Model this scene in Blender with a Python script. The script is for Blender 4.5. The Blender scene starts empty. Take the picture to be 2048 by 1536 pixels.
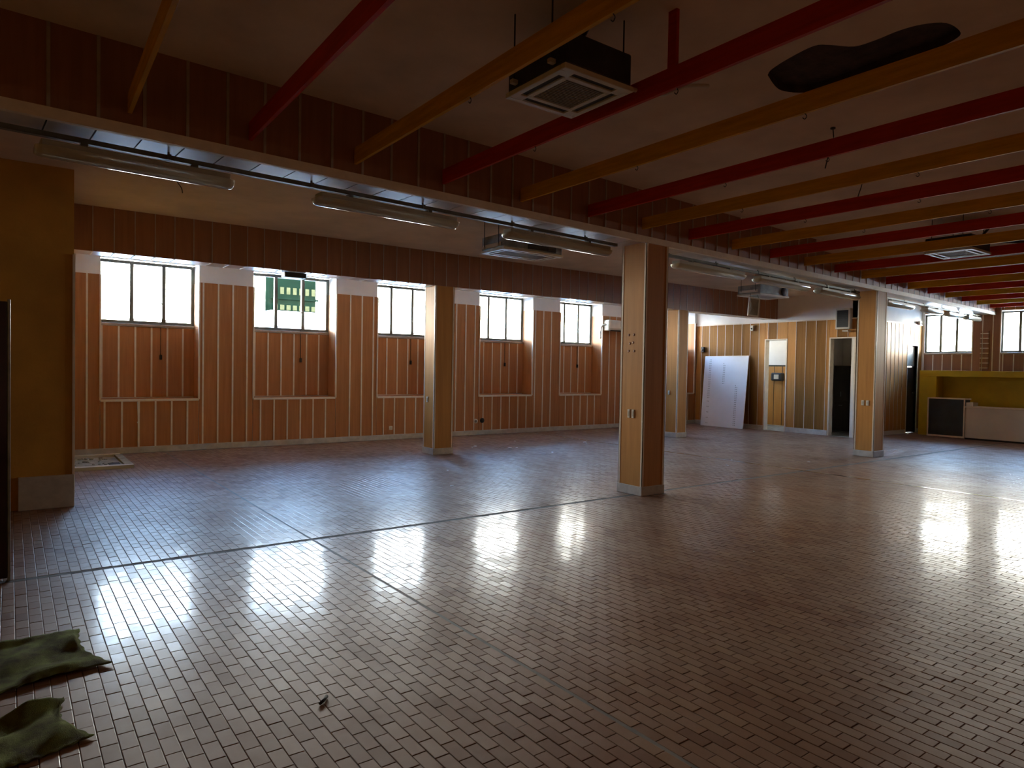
import bpy, bmesh, math, random
import numpy as np
from mathutils import Vector, Matrix
random.seed(7)
rng = np.random.default_rng(7)
sc = bpy.context.scene
COL = sc.collection

# ------------------------------------------------------------------ camera
F_PX, YAW, PITCH, ROLL, EYE = 1355.04, math.radians(36.5336), math.radians(-1.3), math.radians(-0.9785), 1.45
fw = np.array([math.sin(YAW)*math.cos(PITCH), math.cos(YAW)*math.cos(PITCH), math.sin(PITCH)])
rt = np.array([math.cos(YAW), -math.sin(YAW), 0.0]); dn = np.cross(fw, rt)
RT = math.cos(ROLL)*rt+math.sin(ROLL)*dn; DN = -math.sin(ROLL)*rt+math.cos(ROLL)*dn
cam_d = bpy.data.cameras.new('camera'); cam = bpy.data.objects.new('camera', cam_d); COL.objects.link(cam)
cam_d.sensor_width = 36.0; cam_d.lens = F_PX/2048*36; cam_d.clip_start = 0.05; cam_d.clip_end = 500
m = Matrix.Identity(4)
for i in range(3):
    m[i][0] = RT[i]; m[i][1] = -DN[i]; m[i][2] = -fw[i]
m[2][3] = EYE
cam.matrix_world = m
sc.camera = cam

# ------------------------------------------------------------------ world, exposure
sc.view_settings.view_transform = 'Standard'; sc.view_settings.look = 'None'
sc.view_settings.exposure = 2.5; sc.view_settings.gamma = 1.0
sc.view_settings.use_curve_mapping = False
SKY = 13.0
world = bpy.data.worlds.new('sky'); sc.world = world; world.use_nodes = True
nt = world.node_tree; nt.nodes.clear()
tc = nt.nodes.new('ShaderNodeTexCoord'); sp = nt.nodes.new('ShaderNodeSeparateXYZ')
rp = nt.nodes.new('ShaderNodeValToRGB'); bg = nt.nodes.new('ShaderNodeBackground'); out = nt.nodes.new('ShaderNodeOutputWorld')
nt.links.new(tc.outputs['Generated'], sp.inputs[0]); nt.links.new(sp.outputs['Z'], rp.inputs[0])
nt.links.new(rp.outputs[0], bg.inputs[0]); nt.links.new(bg.outputs[0], out.inputs[0]); bg.inputs[1].default_value = SKY
cr = rp.color_ramp; cr.elements[0].position = 0.0; cr.elements[0].color = (1, .955, .86, 1)
cr.elements[1].position = 1.0; cr.elements[1].color = (.10, .22, .48, 1)
for p, c in ((.24, (1, .965, .89, 1)), (.33, (.46, .68, 1, 1)), (.55, (.20, .40, .80, 1))):
    e = cr.elements.new(p); e.color = c
cy = sc.cycles
cy.max_bounces = 9; cy.diffuse_bounces = 6; cy.glossy_bounces = 4; cy.transparent_max_bounces = 12; cy.transmission_bounces = 4
cy.caustics_reflective = False; cy.caustics_refractive = False
cy.sample_clamp_indirect = 8.0; cy.blur_glossy = 0.5; cy.use_denoising = True

def portal(name, loc, rot, w, h):
    l = bpy.data.lights.new(name, 'AREA'); l.shape = 'RECTANGLE'; l.size = w; l.size_y = h
    l.cycles.is_portal = True
    o = bpy.data.objects.new(name, l); COL.objects.link(o); o.location = loc; o.rotation_euler = rot

# ------------------------------------------------------------------ materials
def nodes_of(name):
    mt = bpy.data.materials.new(name); mt.use_nodes = True
    n = mt.node_tree; b = n.nodes['Principled BSDF']
    return mt, n, b
def mk(n, t, **kw):
    q = n.nodes.new(t)
    for k, v in kw.items():
        setattr(q, k, v)
    return q
def plain(name, col, rough=.5, metal=0.0, var=.12, scale=6.0, stretch=(1, 1, 1), bump=0.0, spec=.5, objvar=0.0, dark=None, bscale=None):
    """colour with a soft noise variation, optional stretched grain, per-object variation and fine bump"""
    mt, n, b = nodes_of(name); L = n.links.new
    geo = mk(n, 'ShaderNodeNewGeometry'); mp = mk(n, 'ShaderNodeMapping'); mp.inputs['Scale'].default_value = stretch
    L(geo.outputs['Position'], mp.inputs[0])
    nz = mk(n, 'ShaderNodeTexNoise'); nz.inputs['Scale'].default_value = scale; nz.inputs['Detail'].default_value = 5; nz.inputs['Roughness'].default_value = .6
    L(mp.outputs[0], nz.inputs['Vector'])
    rm = mk(n, 'ShaderNodeValToRGB'); L(nz.outputs['Fac'], rm.inputs[0])
    d = dark or [c*(1-var*2) for c in col]
    rm.color_ramp.elements[0].position = .32; rm.color_ramp.elements[0].color = (*d, 1)
    rm.color_ramp.elements[1].position = .68; rm.color_ramp.elements[1].color = (*[min(1, c*(1+var*.6)) for c in col], 1)
    src = rm.outputs[0]
    if objvar:
        oi = mk(n, 'ShaderNodeObjectInfo'); mr = mk(n, 'ShaderNodeMapRange'); L(oi.outputs['Random'], mr.inputs[0])
        mr.inputs[3].default_value = 1-objvar; mr.inputs[4].default_value = 1+objvar
        hs = mk(n, 'ShaderNodeHueSaturation'); L(mr.outputs[0], hs.inputs['Value']); L(src, hs.inputs['Color']); src = hs.outputs[0]
    L(src, b.inputs['Base Color'])
    b.inputs['Roughness'].default_value = rough; b.inputs['Metallic'].default_value = metal
    b.inputs['Specular IOR Level'].default_value = spec
    if bump:
        n2 = mk(n, 'ShaderNodeTexNoise'); n2.inputs['Scale'].default_value = bscale or scale*8; n2.inputs['Detail'].default_value = 4
        L(mp.outputs[0], n2.inputs['Vector'])
        bp = mk(n, 'ShaderNodeBump'); bp.inputs['Strength'].default_value = bump; bp.inputs['Distance'].default_value = .01
        L(n2.outputs['Fac'], bp.inputs['Height']); L(bp.outputs[0], b.inputs['Normal'])
    return mt
M = {}
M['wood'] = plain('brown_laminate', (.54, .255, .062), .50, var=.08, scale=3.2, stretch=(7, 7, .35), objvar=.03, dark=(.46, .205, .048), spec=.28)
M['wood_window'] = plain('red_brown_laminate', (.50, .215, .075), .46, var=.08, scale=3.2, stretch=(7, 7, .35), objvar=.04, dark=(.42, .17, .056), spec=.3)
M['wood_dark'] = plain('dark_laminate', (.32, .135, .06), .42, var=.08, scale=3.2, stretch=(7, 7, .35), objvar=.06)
M['under'] = plain('laminate_window_sheen', (.58, .50, .42), .28, var=.08, scale=3, objvar=.08)  # brown laminate of the soffits; window reflection is put into this pale colour
M['alu'] = plain('pale_trim', (.82, .72, .58), .38, var=.06, scale=9)
M['alu_dim'] = plain('worn_aluminium', (.42, .35, .28), .42, metal=.15, var=.10, scale=9)
M['plaster'] = plain('ceiling_plaster', (.78, .64, .52), .9, var=.10, scale=1.3, bump=.15, bscale=30)
M['white'] = plain('white_plaster', (.88, .83, .76), .85, var=.05, scale=1.5, bump=.1, bscale=40)
M['ochre'] = plain('ochre_paint', (.66, .36, .06), .75, var=.10, scale=1.5, bump=.1, bscale=40)
M['marble'] = plain('pale_skirting', (.62, .58, .52), .35, var=.12, scale=7)
M['concrete'] = plain('bare_concrete', (.40, .38, .32), .9, var=.22, scale=7, bump=.5, bscale=40)
M['red'] = plain('red_paint', (.50, .028, .004), .55, spec=.2, var=.12, scale=5, stretch=(6, .5, 6))
M['yellow'] = plain('yellow_paint', (.66, .34, .012), .55, spec=.2, var=.12, scale=5, stretch=(6, .5, 6))
M['frame'] = plain('window_metal', (.17, .19, .165), .4, metal=.3, var=.1, scale=9)
M['joint_metal'] = plain('worn_metal_joint', (.62, .60, .56), .16, metal=1.0, var=.08, scale=9)
M['rail'] = plain('grey_green_steel', (.17, .165, .135), .4, metal=.4, var=.15, scale=6)
M['housing'] = plain('lamp_housing', (.48, .47, .40), .4, var=.08, scale=6)
M['black'] = plain('dark_foil', (.022, .020, .020), .45, var=.3, scale=8, bump=.4, bscale=30)
M['steel'] = plain('galvanised_steel', (.34, .37, .34), .32, metal=.7, var=.2, scale=6)
M['acwhite'] = plain('off_white_plastic', (.62, .58, .48), .4, var=.05, scale=5)
M['grille'] = plain('dusty_grille', (.30, .27, .21), .6, var=.1, scale=8)
M['slot'] = plain('dark_slot', (.03, .027, .022), .7, var=.1)
M['tube'] = plain('lamp_glass_white', (.85, .85, .82), .25, var=.02)
M['pcb_white'] = plain('white_board', (.86, .86, .88), .45, var=.03, scale=2)
M['navy'] = plain('dark_navy_laminate', (.018, .022, .034), .35, var=.25, scale=3)
M['mustard'] = plain('mustard_paint', (.64, .45, .014), .55, var=.08, scale=2)
M['counter'] = plain('cream_laminate', (.80, .74, .65), .45, var=.04, scale=2)
M['maroon'] = plain('maroon_gloss', (.045, .010, .010), .12, var=.2, scale=3)
M['rag'] = plain('dusty_green_cloth', (.16, .19, .055), .95, spec=.1, var=.35, scale=9, bump=.5, bscale=260, dark=(.06, .045, .025))
M['wire'] = plain('dark_wire', (.03, .025, .022), .6, var=.1)
M['whiteplastic'] = plain('white_plastic', (.80, .77, .68), .35, var=.04)
M['crumb'] = plain('plaster_crumb', (.85, .82, .78), .8, var=.1, scale=30)
M['twig'] = plain('dark_twig', (.03, .022, .018), .8, var=.3, scale=40)
M['hole'] = plain('raw_ceiling_void', (.075, .045, .035), .95, var=.25, scale=9, bump=.5, bscale=40)
M['grout'] = plain('grey_grout', (.17, .135, .11), .75, var=.2, scale=5)
M['seam'] = plain('grey_joint_filler', (.17, .145, .12), .85, spec=.1, var=.15, scale=5)
M['ground'] = plain('pale_paving', (.62, .60, .55), .9, var=.1, scale=.6)
M['facade'] = plain('shaded_green_facade', (.0028, .0062, .0033), .9, spec=0.0, var=.2, scale=.8)  # the storey's deep shade is put into this near-black green
M['facade_window'] = plain('shaded_yellow_window', (.035, .032, .014), .9, spec=0.0, var=.1)  # pale windows, colour darkened to carry the same shade
M['facade_white'] = plain('white_facade', (.80, .79, .76), .8, var=.05)
M['dark_wood'] = plain('dark_cupboard', (.035, .026, .020), .4, var=.2, scale=3, stretch=(6, 6, .4))

def glass_mat(name, tint, gloss, rough=.05, milk=0.0):
    mt = bpy.data.materials.new(name); mt.use_nodes = True; n = mt.node_tree; n.nodes.clear(); L = n.links.new
    o = mk(n, 'ShaderNodeOutputMaterial'); t = mk(n, 'ShaderNodeBsdfTransparent'); t.inputs[0].default_value = (*tint, 1)
    g = mk(n, 'ShaderNodeBsdfGlossy'); g.inputs['Roughness'].default_value = rough
    fr = mk(n, 'ShaderNodeFresnel'); fr.inputs['IOR'].default_value = 1.45
    mu = mk(n, 'ShaderNodeMath', operation='MULTIPLY'); mu.inputs[1].default_value = gloss; L(fr.outputs[0], mu.inputs[0])
    mx = mk(n, 'ShaderNodeMixShader'); L(mu.outputs[0], mx.inputs[0])
    if milk:
        d = mk(n, 'ShaderNodeBsdfDiffuse'); d.inputs[0].default_value = (.8, .76, .62, 1)
        m2 = mk(n, 'ShaderNodeMixShader'); m2.inputs[0].default_value = milk; L(t.outputs[0], m2.inputs[1]); L(d.outputs[0], m2.inputs[2]); L(m2.outputs[0], mx.inputs[1])
    else:
        L(t.outputs[0], mx.inputs[1])
    L(g.outputs[0], mx.inputs[2]); L(mx.outputs[0], o.inputs[0])
    return mt
M['glass'] = glass_mat('window_glass', (.95, .97, .96), .8)
M['diffuser'] = glass_mat('clear_lamp_cover', (.85, .83, .74), 1.0, .12, .50)

# glazed clinker floor tile: every tile its own shade, worn sheen
def tile_mat():
    mt, n, b = nodes_of('glazed_floor_tile'); L = n.links.new
    geo = mk(n, 'ShaderNodeNewGeometry'); oi = mk(n, 'ShaderNodeObjectInfo')
    ad = mk(n, 'ShaderNodeMath', operation='ADD'); L(geo.outputs['Random Per Island'], ad.inputs[0]); L(oi.outputs['Random'], ad.inputs[1])
    fr = mk(n, 'ShaderNodeMath', operation='FRACT'); L(ad.outputs[0], fr.inputs[0])
    rm = mk(n, 'ShaderNodeValToRGB'); L(fr.outputs[0], rm.inputs[0])
    rm.color_ramp.elements[0].color = (.185, .088, .052, 1); rm.color_ramp.elements[1].color = (.28, .16, .092, 1)
    for p, c in ((.3, (.235, .118, .068, 1)), (.7, (.25, .132, .08, 1))):
        e = rm.color_ramp.elements.new(p); e.color = c
    nz = mk(n, 'ShaderNodeTexNoise'); nz.inputs['Scale'].default_value = .7; nz.inputs['Detail'].default_value = 6; nz.inputs['Roughness'].default_value = .62
    L(geo.outputs['Position'], nz.inputs['Vector'])
    cr2 = mk(n, 'ShaderNodeValToRGB'); cr2.color_ramp.elements[0].position = .38; cr2.color_ramp.elements[1].position = .70; L(nz.outputs['Fac'], cr2.inputs[0])
    mx = mk(n, 'ShaderNodeMix', data_type='RGBA'); L(cr2.outputs[0], mx.inputs[0])
    mm = mk(n, 'ShaderNodeMath', operation='MULTIPLY'); mm.inputs[1].default_value = .35; L(cr2.outputs[0], mm.inputs[0]); L(mm.outputs[0], mx.inputs[0])
    L(rm.outputs[0], mx.inputs[6]); mx.inputs[7].default_value = (.36, .265, .18, 1)      # thin film of dust
    L(mx.outputs[2], b.inputs['Base Color'])
    n2 = mk(n, 'ShaderNodeTexNoise'); n2.inputs['Scale'].default_value = 16; n2.inputs['Detail'].default_value = 4
    L(geo.outputs['Position'], n2.inputs['Vector'])
    mr = mk(n, 'ShaderNodeMapRange'); L(n2.outputs['Fac'], mr.inputs[0]); mr.inputs[1].default_value = .3; mr.inputs[2].default_value = .7
    mr.inputs[3].default_value = .10; mr.inputs[4].default_value = .17
    L(mr.outputs[0], b.inputs['Roughness'])
    b.inputs['Specular IOR Level'].default_value = .30
    bp = mk(n, 'ShaderNodeBump'); bp.inputs['Strength'].default_value = .10; bp.inputs['Distance'].default_value = .004
    L(n2.outputs['Fac'], bp.inputs['Height']); L(bp.outputs[0], b.inputs['Normal'])
    # worn, dusty parts of the glaze scatter the light more widely than the polished parts
    b2 = mk(n, 'ShaderNodeBsdfPrincipled'); L(mx.outputs[2], b2.inputs['Base Color']); L(bp.outputs[0], b2.inputs['Normal'])
    b2.inputs['Roughness'].default_value = .44; b2.inputs['Specular IOR Level'].default_value = .32
    n3 = mk(n, 'ShaderNodeTexNoise'); n3.inputs['Scale'].default_value = 1.1; n3.inputs['Detail'].default_value = 7; n3.inputs['Roughness'].default_value = .68
    L(geo.outputs['Position'], n3.inputs['Vector'])
    m3 = mk(n, 'ShaderNodeMapRange'); L(n3.outputs['Fac'], m3.inputs[0]); m3.inputs[1].default_value = .34; m3.inputs[2].default_value = .66
    m3.inputs[3].default_value = .46; m3.inputs[4].default_value = .80
    f4 = mk(n, 'ShaderNodeMath', operation='MULTIPLY_ADD'); L(fr.outputs[0], f4.inputs[0]); f4.inputs[1].default_value = .16; L(m3.outputs[0], f4.inputs[2])
    ms = mk(n, 'ShaderNodeMixShader'); L(f4.outputs[0], ms.inputs[0]); L(b.outputs[0], ms.inputs[1]); L(b2.outputs[0], ms.inputs[2])
    df = mk(n, 'ShaderNodeBsdfDiffuse'); L(mx.outputs[2], df.inputs[0])
    m5 = mk(n, 'ShaderNodeMapRange'); L(n2.outputs['Fac'], m5.inputs[0]); m5.inputs[1].default_value = .3; m5.inputs[2].default_value = .7; m5.inputs[3].default_value = .10; m5.inputs[4].default_value = .30
    m6 = mk(n, 'ShaderNodeMixShader'); L(m5.outputs[0], m6.inputs[0]); L(ms.outputs[0], m6.inputs[1]); L(df.outputs[0], m6.inputs[2])
    L(m6.outputs[0], n.nodes['Material Output'].inputs['Surface'])
    return mt
M['tile'] = tile_mat()

# ------------------------------------------------------------------ helpers
def link(o, parent=None):
    COL.objects.link(o)
    if parent is not None:
        o.parent = parent
    return o
def tag(o, label=None, cat=None, group=None, kind=None):
    if label: o['label'] = label
    if cat: o['category'] = cat
    if group: o['group'] = group
    if kind: o['kind'] = kind
    return o
def empty(name, loc=(0, 0, 0), rz=0.0):
    o = bpy.data.objects.new(name, None); o.empty_display_size = .1; link(o); o.location = loc; o.rotation_euler = (0, 0, rz); return o
V8 = [(-.5, -.5, -.5), (.5, -.5, -.5), (.5, .5, -.5), (-.5, .5, -.5), (-.5, -.5, .5), (.5, -.5, .5), (.5, .5, .5), (-.5, .5, .5)]
F6 = [(0, 3, 2, 1), (4, 5, 6, 7), (0, 1, 5, 4), (1, 2, 6, 5), (2, 3, 7, 6), (3, 0, 4, 7)]
_unit = {}
def unit(mat):
    if mat not in _unit:
        me = bpy.data.meshes.new('board_'+mat); me.from_pydata(V8, [], F6); me.materials.append(M[mat]); _unit[mat] = me
    return _unit[mat]
def brd(name, x0, x1, y0, y1, z0, z1, mat, parent=None):
    """one straight board: shares the unit mesh of its material"""
    o = bpy.data.objects.new(name, unit(mat)); link(o, parent)
    o.location = ((x0+x1)/2, (y0+y1)/2, (z0+z1)/2); o.scale = (abs(x1-x0), abs(y1-y0), abs(z1-z0)); return o
def boxes(name, bl, mat, parent=None, bevel=0.0):
    """several boxes as one mesh in real size"""
    bm = bmesh.new()
    for (x0, x1, y0, y1, z0, z1) in bl:
        vs = [bm.verts.new((x0+(v[0]+.5)*(x1-x0), y0+(v[1]+.5)*(y1-y0), z0+(v[2]+.5)*(z1-z0))) for v in V8]
        for f in F6: bm.faces.new([vs[i] for i in f])
    if bevel:
        bmesh.ops.bevel(bm, geom=list(bm.edges), offset=bevel, segments=2, affect='EDGES', profile=.5)
    return fin(name, bm, mat, parent)
def fin(name, bm, mat, parent=None, smooth=False):
    bmesh.ops.recalc_face_normals(bm, faces=bm.faces)
    me = bpy.data.meshes.new(name); bm.to_mesh(me); bm.free(); me.materials.append(M[mat] if isinstance(mat, str) else mat)
    if smooth:
        for p in me.polygons: p.use_smooth = True
    return link(bpy.data.objects.new(name, me), parent)
def tube_bm(bm, pts, r, seg=8):
    pts = [Vector(p) for p in pts]; rings = []
    for i, p in enumerate(pts):
        d = (pts[min(i+1, len(pts)-1)]-pts[max(i-1, 0)]).normalized()
        a = d.cross(Vector((0, 0, 1))); a = a.normalized() if a.length > .05 else d.cross(Vector((1, 0, 0))).normalized()
        b = d.cross(a)
        rings.append([bm.verts.new(p+(a*math.cos(t)+b*math.sin(t))*r) for t in [2*math.pi*k/seg for k in range(seg)]])
    for A, B in zip(rings, rings[1:]):
        for k in range(seg): bm.faces.new((A[k], A[(k+1) % seg], B[(k+1) % seg], B[k]))
    bm.faces.new(rings[0][::-1]); bm.faces.new(rings[-1])
def tube(name, pts, r, mat, parent=None, seg=8):
    bm = bmesh.new(); tube_bm(bm, pts, r, seg); return fin(name, bm, mat, parent, True)
def smoothpts(pts, n=8):
    P = [Vector(p) for p in pts]; P = [P[0]]+P+[P[-1]]; o = []
    for i in range(1, len(P)-2):
        for k in range(n):
            t = k/n; a, b, c, d = P[i-1:i+3]
            o.append(.5*((2*b)+(c-a)*t+(2*a-5*b+4*c-d)*t*t+(3*b-a-3*c+d)*t**3))
    return o+[P[-2]]
def disc(name, c, r, h, axis, mat, parent=None, seg=16):
    d = Vector(axis)*h/2; return tube(name, [Vector(c)-d, Vector(c)+d], r, mat, parent, seg)
def copy_tree(o, parent=None):
    c = o.copy(); COL.objects.link(c); c.parent = parent
    for ch in list(o.children): copy_tree(ch, c)
    return c
def proj(p):
    v = np.asarray(p, float)-np.array([0, 0, EYE]); z = v@fw
    return np.stack([1024+F_PX*(v@RT)/z, 768+F_PX*(v@DN)/z, z], -1)

# ------------------------------------------------------------------ key planes (metres)
YW, YR = 12.25, 12.60           # window wall face, recessed niche plane
XB, YS, XF = 15.5, 7.75, 18.8   # back wall, side wall, far wall
ZC, ZM = 3.50, 3.35             # near ceiling, middle ceiling
def yb(x): return 5.36+.06*(x-5.88)
NICHE = [(1.12, 2.54), (3.42, 4.93), (5.77, 7.22), (8.17, 9.64), (10.46, 11.83), (12.80, 14.20), (14.66, 15.42)]
ROOMWIN = (16.0, 16.9)

# ------------------------------------------------------------------ floor
fl = boxes('floor', [(-3.2, XF+.3, -4.2, 13.0, -.25, -.0022)], 'grout'); tag(fl, 'reddish brown glazed tile floor worn to a sheen', kind='structure')
TW, TL, GAP = .0622, .130, .0024
cols = np.concatenate([np.arange(2.012-TW*79, 2.012-TW*.5, TW), np.arange(2.028, XF-.02, TW)])
lst = []
for ci, cx in enumerate(cols):
    off = (ci % 2)*TL*.5
    for y0, y1, sg in ((5.518, YW-.03, 1), (5.462, -1.6, -1)):     # rows are laid outwards from the joint under the beam
        nn = int(abs(y1-y0)/TL)+1
        if off: c = y0+sg*np.concatenate([[TL*.25], TL*.5+TL*(np.arange(nn-1)+.5)]); ln = np.r_[TL*.5, np.full(nn-1, TL)]
        else: c = y0+sg*TL*(np.arange(nn)+.5); ln = np.full(nn, TL)
        lst.append(np.stack([np.full(nn, cx+TW/2), c+rng.uniform(-.0008, .0008), ln/TL], 1))
T = np.concatenate(lst)
keep = ~((T[:, 0] > XB-.05) & (T[:, 1] > YS-.05)) & (T[:, 1] < YW-.06)
for (x0, x1, y0, y1) in ((5.84, 6.27, 5.33, 5.77), (12.15, 12.57, 5.70, 6.11), (5.60, 6.02, 9.72, 10.13), (11.70, 12.08, 9.72, 10.12), (-3.1, .53, 7.98, 12.4), (.50, 1.40, 10.55, 12.0)):
    keep &= ~((T[:, 0] > x0+.02) & (T[:, 0] < x1-.02) & (T[:, 1] > y0+.03) & (T[:, 1] < y1-.03))
T = T[keep]
pj = proj(np.c_[T[:, :2], np.zeros(len(T))])
vis = (pj[:, 2] > .5) & (pj[:, 0] > 8) & (pj[:, 0] < 2040) & (pj[:, 1] < 1530)
score = np.where(vis & (T[:, 2] > .9), -pj[:, 2], -1e9)
order = np.argsort(-score)
single, rest = order[:290], order[290:]
def tile_geo(n):
    hx, hy, ch = TW/2-GAP/2, TL/2-GAP/2, .0022
    b = np.array([[-hx, -hy, -.006], [hx, -hy, -.006], [hx, hy, -.006], [-hx, hy, -.006],
                  [-hx, -hy, -.0012], [hx, -hy, -.0012], [hx, hy, -.0012], [-hx, hy, -.0012],
                  [-hx+ch, -hy+ch, 0], [hx-ch, -hy+ch, 0], [hx-ch, hy-ch, 0], [-hx+ch, hy-ch, 0]])
    f = [(8, 9, 10, 11)]
    for k in range(4):
        j = (k+1) % 4; f += [(k, j, 4+j, 4+k), (4+k, 4+j, 8+j, 8+k)]
    return b, np.array(f)
base, fc = tile_geo(1)
tilt = rng.normal(0, .0034, (len(T), 2)); dz = rng.normal(0, .0005, len(T))
tm = bpy.data.meshes.new('floor_tile'); tm.from_pydata(base.tolist(), [], fc.tolist()); tm.materials.append(M['tile'])
for i in single:
    o = bpy.data.objects.new('tile', tm); link(o, fl); o.location = (T[i, 0], T[i, 1], dz[i]); o.rotation_euler = (tilt[i, 0], tilt[i, 1], 0)
n = len(rest); V = np.repeat(base[None], n, 0)
V = V.copy(); V[:, :, 1] *= T[rest, 2][:, None]; V[:, :, 2] += dz[rest, None]+V[:, :, 1]*tilt[rest, 0, None]-V[:, :, 0]*tilt[rest, 1, None]
V[:, :, :2] += T[rest][:, None, :2]
FCS = (fc[None]+(np.arange(n)*12)[:, None, None]).reshape(-1, 4)
me = bpy.data.meshes.new('floor_tiles'); me.vertices.add(n*12); me.vertices.foreach_set('co', V.reshape(-1).astype(np.float32))
me.loops.add(FCS.size); me.loops.foreach_set('vertex_index', FCS.reshape(-1).astype(np.int32))
me.polygons.add(len(FCS)); me.polygons.foreach_set('loop_start', np.arange(0, FCS.size, 4, dtype=np.int32))
me.polygons.foreach_set('use_smooth', np.zeros(len(FCS), dtype=bool)); me.update(calc_edges=True); me.materials.append(M['tile'])
st = link(bpy.data.objects.new('tile_field', me), fl); st['kind'] = 'stuff'
brd('expansion_joint', -2.9, XF, 5.464, 5.516, -.006, -.0012, 'seam', fl)
brd('expansion_joint', 2.008, 2.032, -1.5, 12.2, -.006, -.0008, 'grout', fl)
brd('metal_joint', 9.50, 9.54, -1.5, 12.2, -.006, .0022, 'joint_metal', fl)
brd('room_floor', XB-.05, XF, YS-.05, YW+.3, -.006, 0.0, 'concrete', fl)

# ------------------------------------------------------------------ ceilings (near one has a ragged hole)
hole = [(4.19, 2.76), (4.13, 2.69), (4.07, 2.52), (4.04, 2.34), (4.11, 2.27), (4.24, 2.19), (4.26, 2.07), (4.25, 1.93), (4.28, 1.81), (4.37, 1.72), (4.53, 1.71), (4.61, 1.75), (4.66, 1.88), (4.66, 2.1), (4.68, 2.4), (4.70, 2.6), (4.66, 2.76), (4.52, 2.84), (4.39, 2.83)]
bm = bmesh.new()
outer = [bm.verts.new(p) for p in ((-3.2, -4.2, ZC), (XF+.2, -4.2, ZC), (XF+.2, 6.35, ZC), (-3.2, 5.1, ZC))]
hole = [(p.x, p.y) for p in smoothpts([(x, y, 0) for x, y in hole+hole[:1]], 4)[:-1]]
inner = [bm.verts.new((x, y, ZC)) for x, y in hole]
ed = [bm.edges.new((L[i], L[(i+1) % len(L)])) for L in (outer, inner) for i in range(len(L))]
bmesh.ops.triangle_fill(bm, use_beauty=False, edges=ed)
up = [bm.verts.new((x+random.uniform(-.004, .004), y+random.uniform(-.004, .004), ZC+.055)) for x, y in hole]
for i in range(len(hole)):
    j = (i+1) % len(hole); bm.faces.new((inner[i], inner[j], up[j], up[i]))
nh = len(hole); ce = fin('ceiling', bm, 'plaster'); ce.data.materials.append(M['hole'])
for p in list(ce.data.polygons)[-nh:]: p.material_index = 1; tag(ce, 'dim beige plaster ceiling with a ragged dark hole', kind='structure')
boxes('ceiling_void', [(-3.2, XF+.2, -4.2, 6.4, ZC+.055, ZC+.2)], 'hole', ce)
c2 = boxes('ceiling_middle', [(-3.2, XB+.1, 5.6, 9.9, ZM, ZM+.3)], 'plaster'); tag(c2, 'plaster ceiling between the two long panelled beams', kind='structure')
c3 = boxes('ceiling_window_bay', [(-3.2, XF+.2, 9.9, 13.0, ZM, ZM+.3), (XB, XF+.2, 6.2, 9.95, ZM, ZM+.3)], 'white'); tag(c3, 'ceiling strip along the window wall', kind='structure')

# ------------------------------------------------------------------ panelled facings
def clipcols(grid, a, b, tol=.045):
    g = [a]+[x for x in grid if a+tol < x < b-tol]+[b]; return list(zip(g, g[1:]))
def face_y(parent, grid, a, b, z0, z1, y, sgn=-1, mat='wood', strip='alu', sw=.026, ends=(0, 0), th=.012):
    """boards standing on a wall that faces -y (sgn -1); thin pale strips cover the joints"""
    cs = clipcols(grid, a, b)
    for p, q in cs: brd('panel', p+.004, q-.004, y, y+sgn*th, z0, z1, mat, parent)
    for p in [c[0] for c in cs[1:]]+([a] if ends[0] else [])+([b] if ends[1] else []):
        brd('joint_strip', p-sw/2, p+sw/2, y, y+sgn*(th+.007), z0, z1, strip, parent)
def face_x(parent, grid, a, b, z0, z1, x, sgn=-1, mat='wood', strip='alu', sw=.012, ends=(0, 0), th=.012):
    cs = clipcols(grid, a, b)
    for p, q in cs: brd('panel', x, x+sgn*th, p+.004, q-.004, z0, z1, mat, parent)
    for p in [c[0] for c in cs[1:]]+([a] if ends[0] else [])+([b] if ends[1] else []):
        brd('joint_strip', x, x+sgn*(th+.005), p-sw/2, p+sw/2, z0, z1, strip, parent)

# ------------------------------------------------------------------ window wall
ZN, ZS, ZT, ZP = .86, 2.08, 3.10, 2.80    # niche bottom, sill, window head, panel top
bl = []; xs = [-3.2]
for a, b in NICHE+[ROOMWIN]: xs += [a, b]
xs.append(XF+.3)
for i in range(0, len(xs), 2): bl.append((xs[i], xs[i+1], YW, YW+.5, -.2, ZM+.1))
for a, b in NICHE+[ROOMWIN]:
    bl += [(a, b, YW, YW+.5, -.2, ZN), (a, b, YR, YW+.5, ZN, ZS-.04), (a, b, YR, YW+.5, ZT+.02, ZM+.1)]
ww = boxes('wall_window_side', bl, 'white'); tag(ww, 'long wall of brown panels with pale joint strips under high windows', kind='structure')
grid = [1.18+.237*k for k in range(-2, 62)]
px = .77
for a, b in NICHE:
    face_y(ww, grid, px, a, .10, ZP, YW, mat='wood_window', ends=(1 if px == .77 else 0, 0))
    face_y(ww, grid, a, b, .10, ZN-.035, YW, mat='wood_window')
    face_y(ww, [g-.01 for g in grid], a+.002, b-.002, ZN+.02, ZS-.05, YR, mat='wood_window')
    for x0, x1 in ((a-.012, a+.012), (b-.012, b+.012)): brd('niche_trim', x0, x1, YW-.03, YW+.004, ZN-.012, ZP, 'alu', ww)
    brd('niche_trim', a+.012, b-.012, YW-.03, YW+.01, ZN-.035, ZN-.005, 'alu', ww)
    brd('niche_floor', a, b, YW+.01, YR, ZN-.005, ZN+.004, 'wood_window', ww)
    for x0, x1 in ((a, a+.01), (b-.01, b)): brd('reveal_panel', x0, x1, YW+.004, YR, ZN, ZP, 'wood_window', ww)
    px = b
face_y(ww, grid, px, XB, .10, ZP, YW, mat='wood_window')
bb = boxes('baseboard_window_side', [(1.38, XB, YW-.028, YW, 0, .095), (.53, 1.38, YW-.028, YW, 0, .10)], 'marble', bevel=.004); tag(bb, 'pale skirting along the window wall', kind='structure')

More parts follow.
